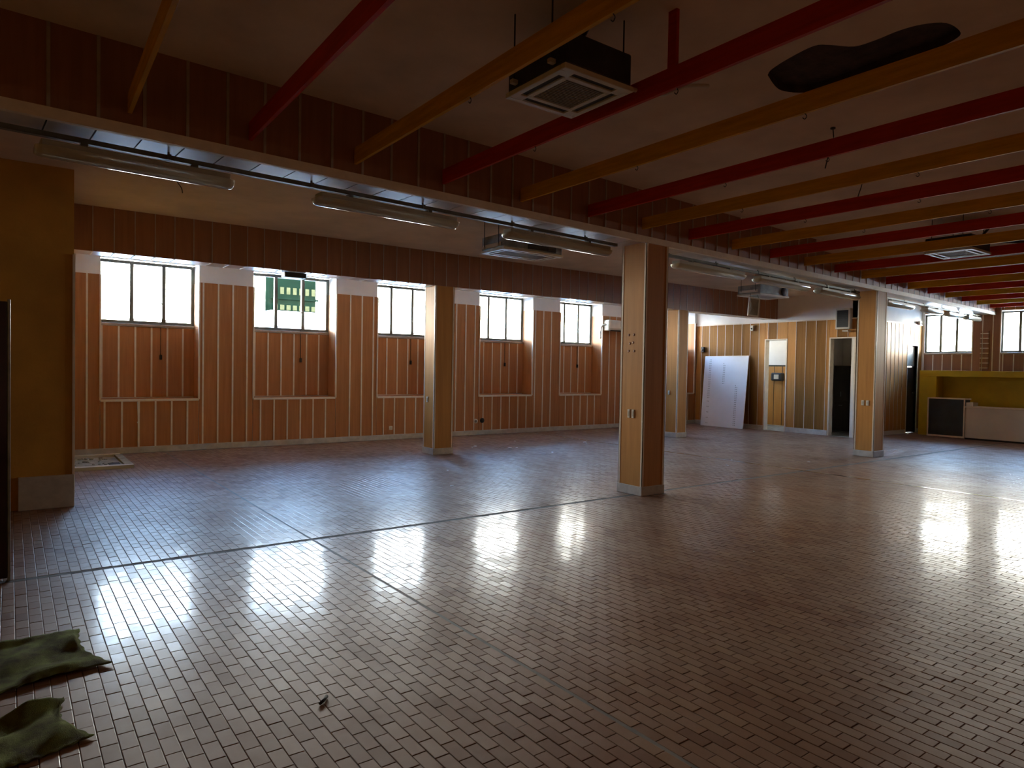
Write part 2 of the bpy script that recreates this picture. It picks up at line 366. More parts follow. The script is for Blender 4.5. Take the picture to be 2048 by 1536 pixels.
def window_y(idx, a, b, cord=True, label=None):
    """three-light metal window in the recessed plane of a wall facing -y"""
    w = empty('window_%d' % idx, (a, YR+.03, ZS)); W, Hh = b-a, ZT-ZS
    tag(w, label or 'steel window number %d along the panelled wall' % idx, kind='structure')
    boxes('outer_frame', [(0, W, 0, .05, 0, .05), (0, W, 0, .05, Hh-.05, Hh), (0, .04, 0, .05, .05, Hh-.05), (W-.055, W, 0, .05, .05, Hh-.05)], 'frame', w)
    for k in (1, 2):
        x = W*k/3; boxes('mullion', [(x-.027, x+.027, -.010, .05, .045, Hh-.045), (x-.034, x+.034, -.016, .03, .05, .09)], 'frame', w)
    for k in range(3):
        boxes('pane', [(W*k/3+.02, W*(k+1)/3-.02, .022, .028, .046, Hh-.046)], 'glass', w)
    boxes('sill', [(0, W, -.055, .03, -.045, -.003)], 'alu_dim', w, .004)
    boxes('latch', [(W*2/3-.012, W*2/3+.012, -.03, -.008, .30, .40), (W*2/3-.05, W*2/3+.012, -.034, -.024, .34, .36)], 'frame', w)
    if cord:
        x = W*2/3-.05
        c = tube('crank_rod', [(x, -.05, .02), (x, -.05, -.5)], .005, 'wire', w, 6)
        boxes('crank_handle', [(x-.018, x+.018, -.075, -.04, -.58, -.50)], 'wire', w, .006)
    portal('daylight_portal_%d' % idx, ((a+b)/2, YR+.45, (ZS+ZT)/2), (math.radians(-90), 0, 0), W, Hh)
    return w
WL = ['steel window nearest the ochre pier, crank rod hanging below its sill', 'steel window with the dark green building showing behind its glass',
      'steel window partly covered by the free pillar in front of it', 'fourth steel window, just right of the free pillar before the third one',
      'steel window just left of the white wall air conditioner', 'steel window behind the big middle pillar', 'steel window in the corner behind the slim looking pillar']
for i, (a, b) in enumerate(NICHE): window_y(i+1, a, b, True, WL[i])
window_y(8, ROOMWIN[0], ROOMWIN[1], False, 'small window of the side room')

# ------------------------------------------------------------------ left pier, rear and left walls
pr = boxes('wall_left', [(-3.2, .51, 8.05, 12.6, -.2, ZM+.2), (-3.3, -3.0, -4.2, 8.2, -.2, ZC+.1)], 'ochre'); tag(pr, 'ochre painted pier at the left', kind='structure')
brd('corner_strip', .498, .520, 8.035, 8.06, .10, 2.51, 'alu', pr)
bp_ = boxes('baseboard_left', [(.06, .515, 8.0, 8.05, 0, .32)], 'marble', bevel=.004); tag(bp_, 'tall pale plinth slab at the foot of the ochre pier', kind='structure')
wr = boxes('wall_rear', [(-3.3, XF+.3, -4.3, -4.0, -.2, ZC+.2)], 'wood_dark'); tag(wr, 'panelled rear wall', kind='structure')

# ------------------------------------------------------------------ back wall with two doorways, side wall, rooms behind
DA, DB, ZD = (9.49, 10.06), (7.90, 8.30), 2.28
DB = (7.79, 8.36)
ZBP = 2.72
bw = boxes('wall_back', [(XB, XB+.12, 10.06, YW+.2, -.2, ZM+.1), (XB, XB+.12, 8.36, 9.49, -.2, ZM+.1), (XB, XB+.12, YS, 7.79, -.2, ZM+.1),
                         (XB, XB+.12, 9.49, 10.06, ZD, ZM+.1), (XB, XB+.12, 7.79, 8.36, ZD, ZM+.1)], 'white')
tag(bw, 'back wall of light brown panels with two doorways', kind='structure')
gy = [9.49-.256*k for k in range(-12, 9)]
for a, b, z0 in ((10.09, YW-.02, .11), (8.39, 9.46, .11)): face_x(bw, gy, a, b, z0, ZBP, XB)
for a, b in ((9.46, 10.09), (7.76, 8.39)): face_x(bw, gy, a, b, ZD+.03, ZBP, XB)
brd('cap_strip', XB-.03, XB, YS, YW, ZBP, ZBP+.028, 'alu', bw)
b2 = boxes('baseboard_back', [(XB-.03, XB, 10.09, YW-.03, 0, .10), (XB-.03, XB, 8.39, 9.46, 0, .12)], 'marble', bevel=.004); tag(b2, 'pale skirting of the back wall', kind='structure')
for k, (a, b) in enumerate((DA, DB)):
    d = empty('door_%d' % (k+1), (XB, (a+b)/2, 0)); w = (b-a)/2
    tag(d, ('open doorway beside the leaning white board' if k == 0 else 'open doorway showing a dark cupboard, beside the far pillar'), kind='structure')
    for s in (-1, 1): boxes('jamb', [(-.02, .14, s*w-.004 if s > 0 else -w-.028, w+.028 if s > 0 else -w+.004, 0, ZD+.028)], 'alu', d)
    boxes('head', [(-.02, .14, -w+.004, w-.004, ZD, ZD+.028)], 'alu', d)
    if k == 0:
        boxes('transom', [(.30, .34, -w-.2, w+.2, 1.62, 1.66)], 'frame', d)
# rooms behind
ri = boxes('wall_room_inner', [(17.0, 17.1, 8.9, YW+.2, -.2, ZM+.1), (XB+.12, XF, 8.85, 8.95, -.2, ZM+.1), (17.0, 17.1, YS+.1, 8.85, -.2, ZM+.1)], 'white')
tag(ri, 'inner wall of the side rooms', kind='structure')
face_x(ri, [9+.25*k for k in range(14)], 9.0, YW-.02, .02, 1.66, 17.0, strip='slot')
sw_ = boxes('wall_side', [(XB, 18.02, YS, YS+.12, -.2, ZM+.1), (18.58, XF+.1, YS, YS+.12, -.2, ZM+.1), (18.02, 18.58, YS, YS+.12, 2.2, ZM+.1)], 'white')
tag(sw_, 'side wall of light panels turning towards the counter', kind='structure')
gs = [XB+.2+.205*k for k in range(20)]
face_y(sw_, gs, XB+.01, 17.99, .10, ZBP, YS, sw=.010); face_y(sw_, gs, 17.99, 18.61, 2.23, ZBP, YS, sw=.010); face_y(sw_, gs, 18.61, XF, .10, ZBP, YS, sw=.010)
brd('cap_strip', XB, XF, YS-.03, YS, ZBP, ZBP+.03, 'alu', sw_)
d = empty('door_3', (18.3, YS, 0)); tag(d, 'narrow doorway in the side wall next to the mustard back bar', kind='structure')
for x0 in (-.31, .28): boxes('jamb', [(x0, x0+.03, -.02, .14, 0, 2.23)], 'alu', d)
boxes('head', [(-.28, .28, -.02, .14, 2.2, 2.23)], 'alu', d)
boxes('leaf', [(-.27, .27, .05, .09, .01, 1.66)], 'dark_wood', d, .004); boxes('leaf_pane', [(-.27, .27, .055, .085, 1.68, 2.19)], 'housing', d, .004)
boxes('door_handle', [(.16, .24, .02, .05, 1.0, 1.02)], 'frame', d)

# ------------------------------------------------------------------ far wall with windows
FW = [(6.60, 7.68), (4.90, 6.02), (3.20, 4.32)]; ZFS, ZFT = 2.03, 3.0
bl = []; ys = [-4.2]
for a, b in sorted(FW): ys += [a, b]
ys.append(YS+.2)
for i in range(0, len(ys), 2): bl.append((XF, XF+.4, ys[i], ys[i+1], -.2, ZC+.1))
for a, b in FW: bl += [(XF, XF+.4, a, b, -.2, ZFS-.02), (XF, XF+.4, a, b, ZFT+.02, ZC+.1)]
fwl = boxes('wall_far', bl, 'white'); tag(fwl, 'far wall of panels behind the counter', kind='structure')
gf = [7.68-.215*k for k in range(0, 55)]
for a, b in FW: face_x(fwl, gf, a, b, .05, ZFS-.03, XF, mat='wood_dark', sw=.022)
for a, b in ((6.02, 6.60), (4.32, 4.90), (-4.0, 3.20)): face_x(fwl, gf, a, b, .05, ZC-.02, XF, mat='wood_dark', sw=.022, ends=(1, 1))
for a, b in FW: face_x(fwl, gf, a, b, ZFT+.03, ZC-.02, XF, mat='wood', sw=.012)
for i, (a, b) in enumerate(FW):
    w = empty('window_%d' % (9+i), (XF+.05, (a+b)/2, ZFS)); W = b-a; h = W/2; Hh = ZFT-ZFS
    tag(w, ['steel window above the counter, beside the side wall', 'steel window above the counter at the right edge', 'next steel window of the counter wall'][i], kind='structure')
    boxes('outer_frame', [(0, .05, -h, h, 0, .04), (0, .05, -h, h, Hh-.04, Hh), (0, .05, -h, -h+.04, .04, Hh-.04), (0, .05, h-.04, h, .04, Hh-.04)], 'frame', w)
    for k in (1, 2):
        y = -h+W*k/3; boxes('mullion', [(-.006, .05, y-.028, y+.028, .04, Hh-.04)], 'frame', w)
    for k in range(3): boxes('pane', [(.02, .026, -h+W*k/3+.02, -h+W*(k+1)/3-.02, .041, Hh-.041)], 'glass', w)
    boxes('sill', [(-.07, .02, -h, h, -.045, -.003)], 'alu_dim', w, .004)
    portal('daylight_portal_%d' % (9+i), (XF+.38, (a+b)/2, (ZFS+ZFT)/2), (0, math.radians(90), 0), Hh, W)

# ------------------------------------------------------------------ long beams
ANG = math.atan(.06)
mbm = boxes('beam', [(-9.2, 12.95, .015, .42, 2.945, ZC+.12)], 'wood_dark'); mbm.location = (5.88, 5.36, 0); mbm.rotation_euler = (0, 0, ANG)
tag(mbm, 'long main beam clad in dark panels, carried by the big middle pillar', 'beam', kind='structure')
x = .96-5.88-.262*20
gx = [x+.262*k for k in range(90)]
cs = clipcols(gx, -7.6, 12.93)
for p, q in cs:
    brd('panel', p+.004, q-.004, 0, .015, 2.99, ZC+.02, 'wood_dark', mbm)
    brd('soffit_panel', p+.005, q-.005, .035, .42, 2.93, 2.945, 'under', mbm)
    brd('joint_strip', p-.010, p+.010, -.006, .015, 2.985, ZC, 'alu_dim', mbm)
    brd('joint_strip', p-.005, p+.005, .035, .42, 2.935, 2.945, 'wire', mbm)
boxes('edge_trim', [(-7.6, 12.93, -.012, 0, 2.925, 2.987), (-7.6, 12.93, -.012, .032, 2.917, 2.925)], 'alu', mbm)
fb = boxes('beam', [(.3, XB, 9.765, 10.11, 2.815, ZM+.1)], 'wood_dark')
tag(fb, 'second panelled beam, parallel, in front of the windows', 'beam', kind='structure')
gx2 = [.81+.228*k for k in range(66)]
cs = clipcols(gx2, .53, XB-.01)
for p, q in cs:
    brd('panel', p+.004, q-.004, 9.75, 9.765, 2.80, ZM, 'wood_dark', fb)
    brd('soffit_panel', p+.004, q-.004, 9.765, 10.11, 2.80, 2.815, 'under', fb)
    brd('joint_strip', p-.006, p+.006, 9.745, 9.765, 2.80, ZM, 'alu_dim', fb)
    brd('joint_strip', p-.008, p+.008, 9.765, 10.11, 2.795, 2.815, 'alu', fb)

# ------------------------------------------------------------------ pillars
def pillar(x0, x1, y0, y1, top, label):
    p = boxes('pillar', [(x0+.014, x1-.014, y0+.014, y1-.014, 0, top)], 'wood_dark'); tag(p, label, 'pillar', kind='structure')
    for a in ((x0+.012, x1-.012, y0, y0+.014), (x0+.012, x1-.012, y1-.014, y1), (x0, x0+.014, y0+.012, y1-.012), (x1-.014, x1, y0+.012, y1-.012)):
        brd('panel', *a, .10, top, 'wood', p)
    e, t = .024, .004
    for cx, sx in ((x0, 1), (x1, -1)):
        for cy_, sy in ((y0, 1), (y1, -1)):
            xa, xb_ = cx-sx*t, cx+sx*e; ya, yb_ = cy_-sy*t, cy_+sy*e
            boxes('corner_trim', [(min(xa, xb_), max(xa, xb_), min(ya, cy_+sy*.002), max(ya, cy_+sy*.002), .10, top), (min(xa, cx+sx*.002), max(xa, cx+sx*.002), min(ya, yb_), max(ya, yb_), .10, top)], 'alu', p)
    boxes('plinth', [(x0-.012, x1+.012, y0-.012, y1+.012, 0, .105)], 'marble', p, .004)
    return p
pb_ = pillar(5.87, 6.24, 5.372, 5.745, 2.93, 'big brown clad pillar in the middle of the hall under the main beam')
for yy, zz in ((5.62, 1.87), (5.54, 1.87), (5.60, 1.77), (5.55, 1.78), (5.62, 1.68), (5.53, 1.68)):
    disc('glue_mark', (5.8695, yy, zz), .016, .002, (1, 0, 0), 'wood_dark', pb_, 10)
pillar(12.18, 12.54, 5.755, 6.09, 2.93, 'brown clad pillar under the main beam near the counter')
pillar(5.63, 5.99, 9.755, 10.10, 2.80, 'brown clad pillar in front of the third window')
pillar(11.73, 12.05, 9.755, 10.09, 2.80, 'slim looking brown clad pillar just right of the big middle one')

# ------------------------------------------------------------------ outside
g = boxes('ground', [(-40, 60, 13.0, 90, -.4, -.2), (19.4, 90, -40, 13.0, -.4, -.2)], 'ground'); tag(g, 'pale paving outside', kind='structure')
b = empty('building', (10.1, 30, -.2)); tag(b, 'dark green building with rows of pale windows seen through the second window', 'building')
boxes('ground_storey', [(-1.0, 1.0, 0, .8, 0, 4.02)], 'facade_white', b)
boxes('green_storey', [(-1.0, 1.0, 0, .8, 4.02, 5.65)], 'facade', b)
boxes('ledge', [(-1.08, 1.08, -.12, .0, 4.52, 4.60)], 'facade', b)
for k in range(7):
    x = -.88+.28*k
    boxes('window', [(x, x+.16, -.03, .0, 4.75, 5.05)], 'facade_window', b)
    boxes('window', [(x, x+.18, -.03, .0, 4.06, 4.28)], 'facade_window', b)

# ------------------------------------------------------------------ coloured ceiling boards
XS = [(.62, .565), (1.385, 1.33), (2.21, 2.18), (3.05, 3.03), (3.95, 3.94), (4.88, 4.86), (5.76, 5.76), (6.64, 6.64), (7.58, 7.58), (8.53, 8.53), (9.5, 9.5), (10.48, 10.48), (11.46, 11.46), (12.45, 12.45), (13.43, 13.43), (14.42, 14.42), (15.4, 15.4), (16.38, 16.38), (17.36, 17.36), (18.32, 18.32)]
ORD = ['first', 'second', 'third', 'fourth', 'fifth', 'sixth', 'seventh', 'eighth', 'ninth', 'tenth']
for k, (xa, xe) in enumerate(XS):
    colr = 'yellow' if k % 2 == 0 else 'red'
    y1 = yb(xa)-.014; slope = (xa-xe)/3.0
    o = empty('ceiling_board', (xa, y1, 3.055)); ln = y1+4.0; o.rotation_euler = (0, 0, -math.atan(slope))
    lab = '%s painted ceiling board, %s %s one counting from the ochre pier' % (colr, ORD[k//2], colr)
    tag(o, lab, 'ceiling board', 'painted boards hung under the ceiling')
    boxes('board', [(-.0125, .0125, -ln, 0, 0, .125)], colr, o)
    if k == 3: boxes('post', [(-.012, .012, -2.60, -2.54, .125, ZC-3.055)], colr, o)
    if 2 <= k <= 8:
        for s in (1.3+.2*(k % 3), 2.9-.3*(k % 2)):
            tube('hook', smoothpts([(0, -s, .0), (.0, -s-.012, -.02), (.0, -s, -.035), (.0, -s+.015, -.022)], 4), .003, 'wire', o, 5)

# ------------------------------------------------------------------ fluorescent battens and their rail
def lamp_proto(L):
    o = empty('fluorescent_light')
    boxes('housing', [(.03, L-.03, -.065, .065, .055, .10)], 'housing', o, .008)
    bm = bmesh.new(); N = 12; rings = []
    for xx, sc_ in ((0, .75), (.012, .93), (.04, 1), (L-.04, 1), (L-.012, .93), (L, .75)):
        rings.append([bm.verts.new((xx, .078*sc_*math.cos(math.pi*(1+k/N)), .058+.062*sc_*math.sin(math.pi*(1+k/N)))) for k in range(N+1)])
    for A, B in zip(rings, rings[1:]):
        for k in range(N): bm.faces.new((A[k], A[k+1], B[k+1], B[k]))
    bm.faces.new(rings[0]); bm.faces.new(rings[-1])
    fin('diffuser', bm, 'diffuser', o, True)
    for s in (-.03, .03): tube('lamp_tube', [(.06, s, .036), (L-.06, s, .036)], .012, 'tube', o, 8)
    for xx in (.02, L-.045): boxes('end_cap', [(xx, xx+.025, -.05, .05, .012, .055)], 'acwhite', o, .004)
    for xx in (.22*L, .78*L): boxes('bracket', [(xx-.02, xx+.02, -.03, .03, .10, .126)], 'rail', o)
    return o
LX = [(.12, 1.33), (1.97, 3.36), (3.95, 5.47), (6.70, 8.25), (8.60, 10.10), (10.45, 11.90), (13.05, 14.35), (15.0, 15.95), (16.25, 17.25), (17.5, 18.45)]
LLAB = ['batten light hung nearest the ochre pier, at the dark end of the beam', 'batten light in front of the first and second windows, second from the ochre pier', 'batten light just left of the big middle pillar',
        'batten light just right of the big middle pillar', 'batten light above the ceiling unit with the dangling grille', 'batten light just left of the pillar near the counter',
        'batten light just right of the pillar near the counter', 'second batten light past the pillar near the counter', 'second to last batten light, in front of the far window', 'last batten light, at the far end of the beam']
RZ = math.cos(ANG)
for (xa, xe), lab in zip(LX, LLAB):
    o = lamp_proto((xe-xa)/RZ); y = yb(xa)+.25
    o.location = (xa, y, 2.745); o.rotation_euler = (0, 0, ANG)
    tag(o, lab, 'ceiling light', 'fluorescent battens under the main beam')
for (xa, xe), lab in zip(((-2.5, 5.60), (6.30, 11.95), (12.62, 18.6)), ('from the left end to the big middle pillar', 'between the two pillars of the main beam', 'from the far pillar to the counter wall')):
    o = empty('lighting_rail', (xa, yb(xa)+.25, 2.872), ANG); L = (xe-xa)/RZ
    tag(o, 'grey green lighting rail '+lab, 'rail', 'lighting rails')
    boxes('channel', [(0, L, -.024, .024, 0, .004), (0, L, -.024, -.020, 0, .032), (0, L, .020, .024, 0, .032)], 'rail', o)
    k = .25
    while k < L:
        boxes('clamp', [(k-.012, k+.012, -.03, .03, 0, .038), (k-.006, k+.006, -.006, .006, .03, .06)], 'rail', o); k += 1.05
    tube('cable', smoothpts([(L*t, .034+.006*math.sin(t*37), .020+.008*math.sin(t*23)) for t in [i/14 for i in range(15)]], 3), .006, 'wire', o, 5)

# ------------------------------------------------------------------ ceiling cassette units
def cassette(loc, w, dpt, h, zc, label, mats=('black', 'acwhite'), drop=.03):
    o = empty('ceiling_unit', loc); tag(o, label, 'air conditioner', 'ceiling air units')
    a, c = w/2, dpt/2
    boxes('body', [(-a+.01, a-.01, -c+.01, c-.01, .03, h)], mats[0], o, .012)
    f = .075
    boxes('panel_frame', [(-a, a, -c, -c+f*.5, 0, drop), (-a, a, c-f*.5, c, 0, drop), (-a, -a+f*.5, -c+f*.5, c-f*.5, 0, drop), (a-f*.5, a, -c+f*.5, c-f*.5, 0, drop)], mats[1], o, .004)
    gi = f*1.55
    boxes('grille_frame', [(-a+f*1.1, a-f*1.1, -c+f*1.1, -c+gi, .002, drop), (-a+f*1.1, a-f*1.1, c-gi, c-f*1.1, .002, drop), (-a+f*1.1, -a+gi, -c+gi, c-gi, .002, drop), (a-gi, a-f*1.1, -c+gi, c-gi, .002, drop)], mats[1], o, .003)
    boxes('slot', [(-a+f*1.3, a-f*1.3, -c+f*.5, -c+f*1.1, .012, .03)], 'slot', o); boxes('slot', [(-a+f*1.3, a-f*1.3, c-f*1.1, c-f*.5, .012, .03)], 'slot', o)
    boxes('slot', [(-a+f*.5, -a+f*1.1, -c+f*1.3, c-f*1.3, .012, .03)], 'slot', o); boxes('slot', [(a-f*1.1, a-f*.5, -c+f*1.3, c-f*1.3, .012, .03)], 'slot', o)
    for sx in (-1, 1):
        for sy in (-1, 1):
            x, y = sx*(a-f*.8), sy*(c-f*.8)
            boxes('corner_plate', [(x-f*.5, x+f*.5, y-f*.5, y+f*.5, .001, drop)], mats[1], o, .003)
    bl = []; n_ = 18
    for k in range(n_):
        y = -c+gi+(2*(c-gi))*(k+.5)/n_; bl.append((-a+gi, a-gi, y-.004, y+.004, .006, .016))
    bl.append((-a+gi, a-gi, -c+gi, c-gi, .018, .022))
    boxes('intake_grille', bl, 'grille', o)
    for sx in (-1, 1):
        for sy in (-1, 1):
            x, y = sx*(a+.012), sy*(c-.10)
            tube('hanging_rod', [(x, y, .06), (x, y, zc-loc[2])], .005, 'wire', o, 6)
            boxes('rod_clip', [(x-.02, x+.02, y-.015, y+.015, .05, .075)], mats[1], o, .003)
    return o
o = cassette((2.62, 3.03, 3.05), .52, .54, .215, ZC, 'dark ceiling air unit with off white grille, nearest overhead')
tube('pipe', smoothpts([(.25, -.12, .09), (.45, -.16, .085), (.62, -.17, .11), (.78, -.13, .19), (1.0, -.05, .30), (1.3, .02, .40)], 6), .013, 'acwhite', o)
boxes('spigot', [(.24, .28, -.16, -.08, .06, .12)], 'steel', o, .004)
tube('drain_hose', smoothpts([(.0, .0, .2), (.02, -.1, .33), (.0, -.25, .42)], 6), .02, 'maroon', o)
o = cassette((10.0, 3.72, 3.05), .64, .56, .20, ZC, 'small looking dark ceiling air unit among the boards far to the right')
tube('pipe', smoothpts([(.2, -.2, .19), (.6, -.35, .2), (1.2, -.7, .2), (1.9, -1.2, .22)], 6), .022, 'wire', o)
tube('loose_cable', smoothpts([(.1, -.26, .24), (.0, -.45, .36), (.2, -.75, .42), (.7, -1.3, .44)], 6), .016, 'wire', o)
o = cassette((5.46, 7.19, 2.95), .98, .52, .21, ZM, 'bare metal ceiling air unit hanging in front of the fourth window', ('steel', 'acwhite'))
boxes('access_panel', [(-.10, .36, -.272, -.252, .045, .19)], 'black', o, .004)
boxes('side_plate', [(-.496, -.482, -.2, .2, .05, .10)], 'acwhite', o, .004)
boxes('fan_box', [(.22, .34, -.285, -.262, .06, .17)], 'slot', o, .006)
o = cassette((12.0, 7.88, 2.95), .98, .52, .20, ZM, 'ceiling air unit with a square grille dangling from it', ('steel', 'acwhite'))
disc('fan_ring', (.30, -.265, .11), .085, .02, (0, 1, 0), 'slot', o, 20)
boxes('side_plate', [(-.496, -.482, -.2, .2, .05, .10)], 'acwhite', o, .004)
hg = empty('dangling_grille', (0, 0, 0)); hg.parent = o; hg.location = (-.44, -.10, -.05); hg.rotation_euler = (0, math.radians(4), math.radians(-18))
boxes('grille_rim', [(-.125, .125, -.01, .01, -.36, -.335), (-.125, .125, -.01, .01, -.025, 0), (-.125, -.10, -.01, .01, -.335, -.025), (.10, .125, -.01, .01, -.335, -.025)], 'acwhite', hg)
bm = bmesh.new()
for z0, z1 in ((-.335, -.18), (-.025, -.18)):
    pass
cvt = bm.verts.new((0, .03, -.18)); cr_ = [bm.verts.new(p) for p in ((-.10, 0, -.335), (.10, 0, -.335), (.10, 0, -.025), (-.10, 0, -.025))]
for i in range(4): bm.faces.new((cr_[i], cr_[(i+1) % 4], cvt))
fin('diffuser_cone', bm, 'grille', hg)
for s in (-.1, .1): tube('wire_strap', [(s, 0, 0), (s*.8, .02, .07)], .004, 'wire', hg, 5)

# wall louvre box on the back wall, wall air conditioner
o = empty('wall_vent', (XB, 8.02, 2.49)); tag(o, 'dark louvred wall unit in a pale frame beside the far pillar', 'wall vent')
boxes('casing', [(-.14, 0, -.16, .17, 0, .47)], 'acwhite', o, .006)
boxes('recess', [(-.146, -.138, -.125, .135, .04, .43)], 'slot', o)
for k in range(9): brd('louvre', -.152, -.145, -.12, .13, .05+.042*k, .068+.042*k, 'black', o)
boxes('drip_tray', [(-.16, -.02, -.14, .0, -.06, -.03)], 'acwhite', o, .004)
o = empty('wall_air_conditioner', (12.28, YW-.012, 2.43)); tag(o, 'white wall air conditioner right of the fifth window', 'air conditioner')
boxes('body', [(-.42, .42, -.21, 0, 0, .27)], 'acwhite', o, .03)
boxes('air_outlet', [(-.36, .36, -.205, -.12, -.004, .03)], 'slot', o)
boxes('front_panel', [(-.40, .40, -.218, -.208, .06, .25)], 'whiteplastic', o, .004)
tube('pipe', smoothpts([(-.42, -.1, .15), (-.50, -.05, .12), (-.52, -.02, .0), (-.52, -.02, -.2)], 5), .022, 'whiteplastic', o)

# ------------------------------------------------------------------ leaning white board
def leaning():
    B = [Vector(p) for p in ((15.10, 11.72, .0), (15.10, 10.40, .0), (15.44, 10.50, 1.88), (15.44, 11.87, 1.87))]
    nrm = (B[1]-B[0]).cross(B[3]-B[0]).normalized()*.022
    if nrm.x > 0: nrm = -nrm
    root = empty('white_board', (15.10, 11.06, 0)); tag(root, 'large white perforated board leaning on the back wall', 'board')
    off = Vector(root.location)
    bm = bmesh.new(); a = [bm.verts.new(p-off) for p in B]; c = [bm.verts.new(p-off+nrm) for p in B]
    bm.faces.new(a); bm.faces.new(c[::-1])
    for i in range(4): bm.faces.new((a[i], a[(i+1) % 4], c[(i+1) % 4], c[i]))
    fin('sheet', bm, 'pcb_white', root)
    bl = bmesh.new(); ux = (B[1]-B[0]); uy = (B[3]-B[0]); e1 = ux.normalized()*.022; e2 = uy.normalized()*.014
    for u in (.13, .16, .47, .50, .78, .81):
        for k in range(36):
            if .4 < u < .6 and k < 22: continue
            if u < .2 and k < 14 and k % 3: continue
            p = B[0]-off+ux*u+uy*(.04+.026*k)+nrm*1.03
            vs = [bl.verts.new(p+e1*sx+e2*sy) for sx, sy in ((-.5, -.5), (.5, -.5), (.5, .5), (-.5, .5))]; bl.faces.new(vs)
    hr = fin('hole_rows', bl, 'rail', root); hr['kind'] = 'stuff'
    edge = bmesh.new(); tube_bm(edge, [B[2]-off+nrm*.5, B[3]-off+nrm*.5], .014, 6); fin('top_edge', edge, 'alu', root)
leaning()

# ------------------------------------------------------------------ counter and mustard back bar
o = empty('service_counter', (17.65, 5.0, 0)); tag(o, 'low cream service counter with a raised dark navy end', 'counter')
boxes('navy_block', [(.02, .36, 1.33, 2.08, .06, .91)], 'navy', o)
boxes('pale_edging', [(.0, .02, 1.31, 1.335, .02, .935), (.0, .02, 2.075, 2.10, .02, .935), (.0, .37, 1.31, 2.10, .91, .935), (0, .02, 1.335, 2.075, .02, .06)], 'alu', o)
boxes('front_board', [(.03, .07, -2.4, 1.31, .04, .73)], 'counter', o)
boxes('worktop', [(-.02, .37, -2.4, 1.31, .73, .765)], 'alu', o, .005)
boxes('raised_step', [(.05, .34, 1.16, 1.31, .765, .85)], 'whiteplastic', o, .005)
boxes('plinth', [(.06, .34, -2.35, 1.31, 0, .04)], 'slot', o)
boxes('end_board', [(.06, .36, -2.4, -2.36, .04, .73)], 'counter', o)
o = empty('back_bar', (18.05, 5.2, 0)); tag(o, 'mustard yellow open back bar unit behind the counter', 'shelf unit')
boxes('side_board', [(0, .45, 1.88, 2.26, 0, 1.58)], 'mustard', o, .004)
boxes('side_board', [(0, .45, -2.6, -2.3, 0, 1.58)], 'mustard', o, .004)
boxes('top_board', [(-.01, .46, -2.6, 2.26, 1.44, 1.58)], 'mustard', o, .004)
boxes('back_board', [(.41, .45, -2.3, 1.88, 0, 1.44)], 'mustard', o)
boxes('shelf', [(.05, .41, -2.3, 1.88, .55, .58)], 'mustard', o)
o = empty('tap', (17.92, 5.12, .766)); tag(o, 'small dark tap on the cream counter by the right edge', 'tap')
tube('spout', smoothpts([(0, 0, 0), (0, 0, .16), (-.03, 0, .22), (-.10, 0, .20), (-.11, 0, .16)], 5), .014, 'wire', o)
disc('base', (0, 0, .012), .028, .024, (0, 0, 1), 'wire', o)

# wall ladder rack on the far wall
o = empty('wall_rack', (XF-.012, 6.33, 1.62)); tag(o, 'narrow wall rack of short pale bars between the two far windows', 'wall rack')
for y in (-.075, .075): boxes('upright', [(-.03, 0, y-.006, y+.006, 0, .92)], 'wood_dark', o)
for k in range(8): brd('bar', -.055, -.015, -.085, .085, .03+.118*k, .048+.118*k, 'alu', o)

# dark cupboard in side room, dryer in the other room
o = empty('cupboard', (16.5, 8.37, 0)); tag(o, 'dark cupboard seen through the doorway beside the far pillar', 'cupboard')
boxes('body', [(0, .42, -.33, .42, .05, 1.66)], 'dark_wood', o)
for a, b in ((-.32, .04), (.05, .41)):
    d = boxes('door', [(-.02, 0, a, b, .08, .78)], 'dark_wood', o, .004); boxes('handle', [(-.04, -.02, (a+b)/2-.04, (a+b)/2+.04, .68, .69)], 'steel', d)
    d = boxes('door', [(-.02, 0, a, b, .80, 1.64)], 'dark_wood', o, .004); boxes('handle', [(-.04, -.02, (a+b)/2-.006, (a+b)/2+.006, .9, 1.02)], 'steel', d)
for y in (-.12, -.05): tube('pipe', [(-.07, y, .05), (-.07, y, 1.70)], .013, 'steel', o)
o = empty('hand_dryer', (16.962, 10.58, 1.24)); tag(o, 'dark hand dryer with a pale front seen through the first doorway', 'hand dryer')
boxes('body', [(-.16, 0, -.16, .16, 0, .22)], 'wire', o, .03); boxes('front_plate', [(-.168, -.158, -.08, .06, .05, .17)], 'acwhite', o, .004)

# small fittings
def plate(name, loc, ax, w, h, mat, label, cat, t=.012, group=None):
    o = empty(name, loc); tag(o, label, cat, group)
    if ax == 'y': boxes('cover', [(-w/2, w/2, -t, 0, -h/2, h/2)], mat, o, .003); boxes('rocker', [(-w*.22, w*.22, -t-.004, -t, -h*.3, h*.3)], 'slot' if mat == 'black' else 'acwhite', o)
    else: boxes('cover', [(-t, 0, -w/2, w/2, -h/2, h/2)], mat, o, .003); boxes('rocker', [(-t-.004, -t, -w*.22, w*.22, -h*.3, h*.3)], 'slot' if mat == 'black' else 'acwhite', o)
    return o
plate('light_switch', (5.87, 5.59, .945), 'x', .038, .10, 'whiteplastic', 'white light switch on the big middle pillar, the one closer to the windows', 'switch')
plate('light_switch', (5.87, 5.525, .945), 'x', .038, .10, 'whiteplastic', 'white light switch on the big middle pillar, the one closer to the lit corner strip', 'switch')
plate('light_switch', (12.18, 5.955, .95), 'x', .05, .09, 'whiteplastic', 'white light switch on the far pillar, the one closer to the back wall', 'switch')
plate('light_switch', (12.18, 5.87, .95), 'x', .05, .09, 'whiteplastic', 'white light switch on the far pillar, the one closer to its corner strip', 'switch')
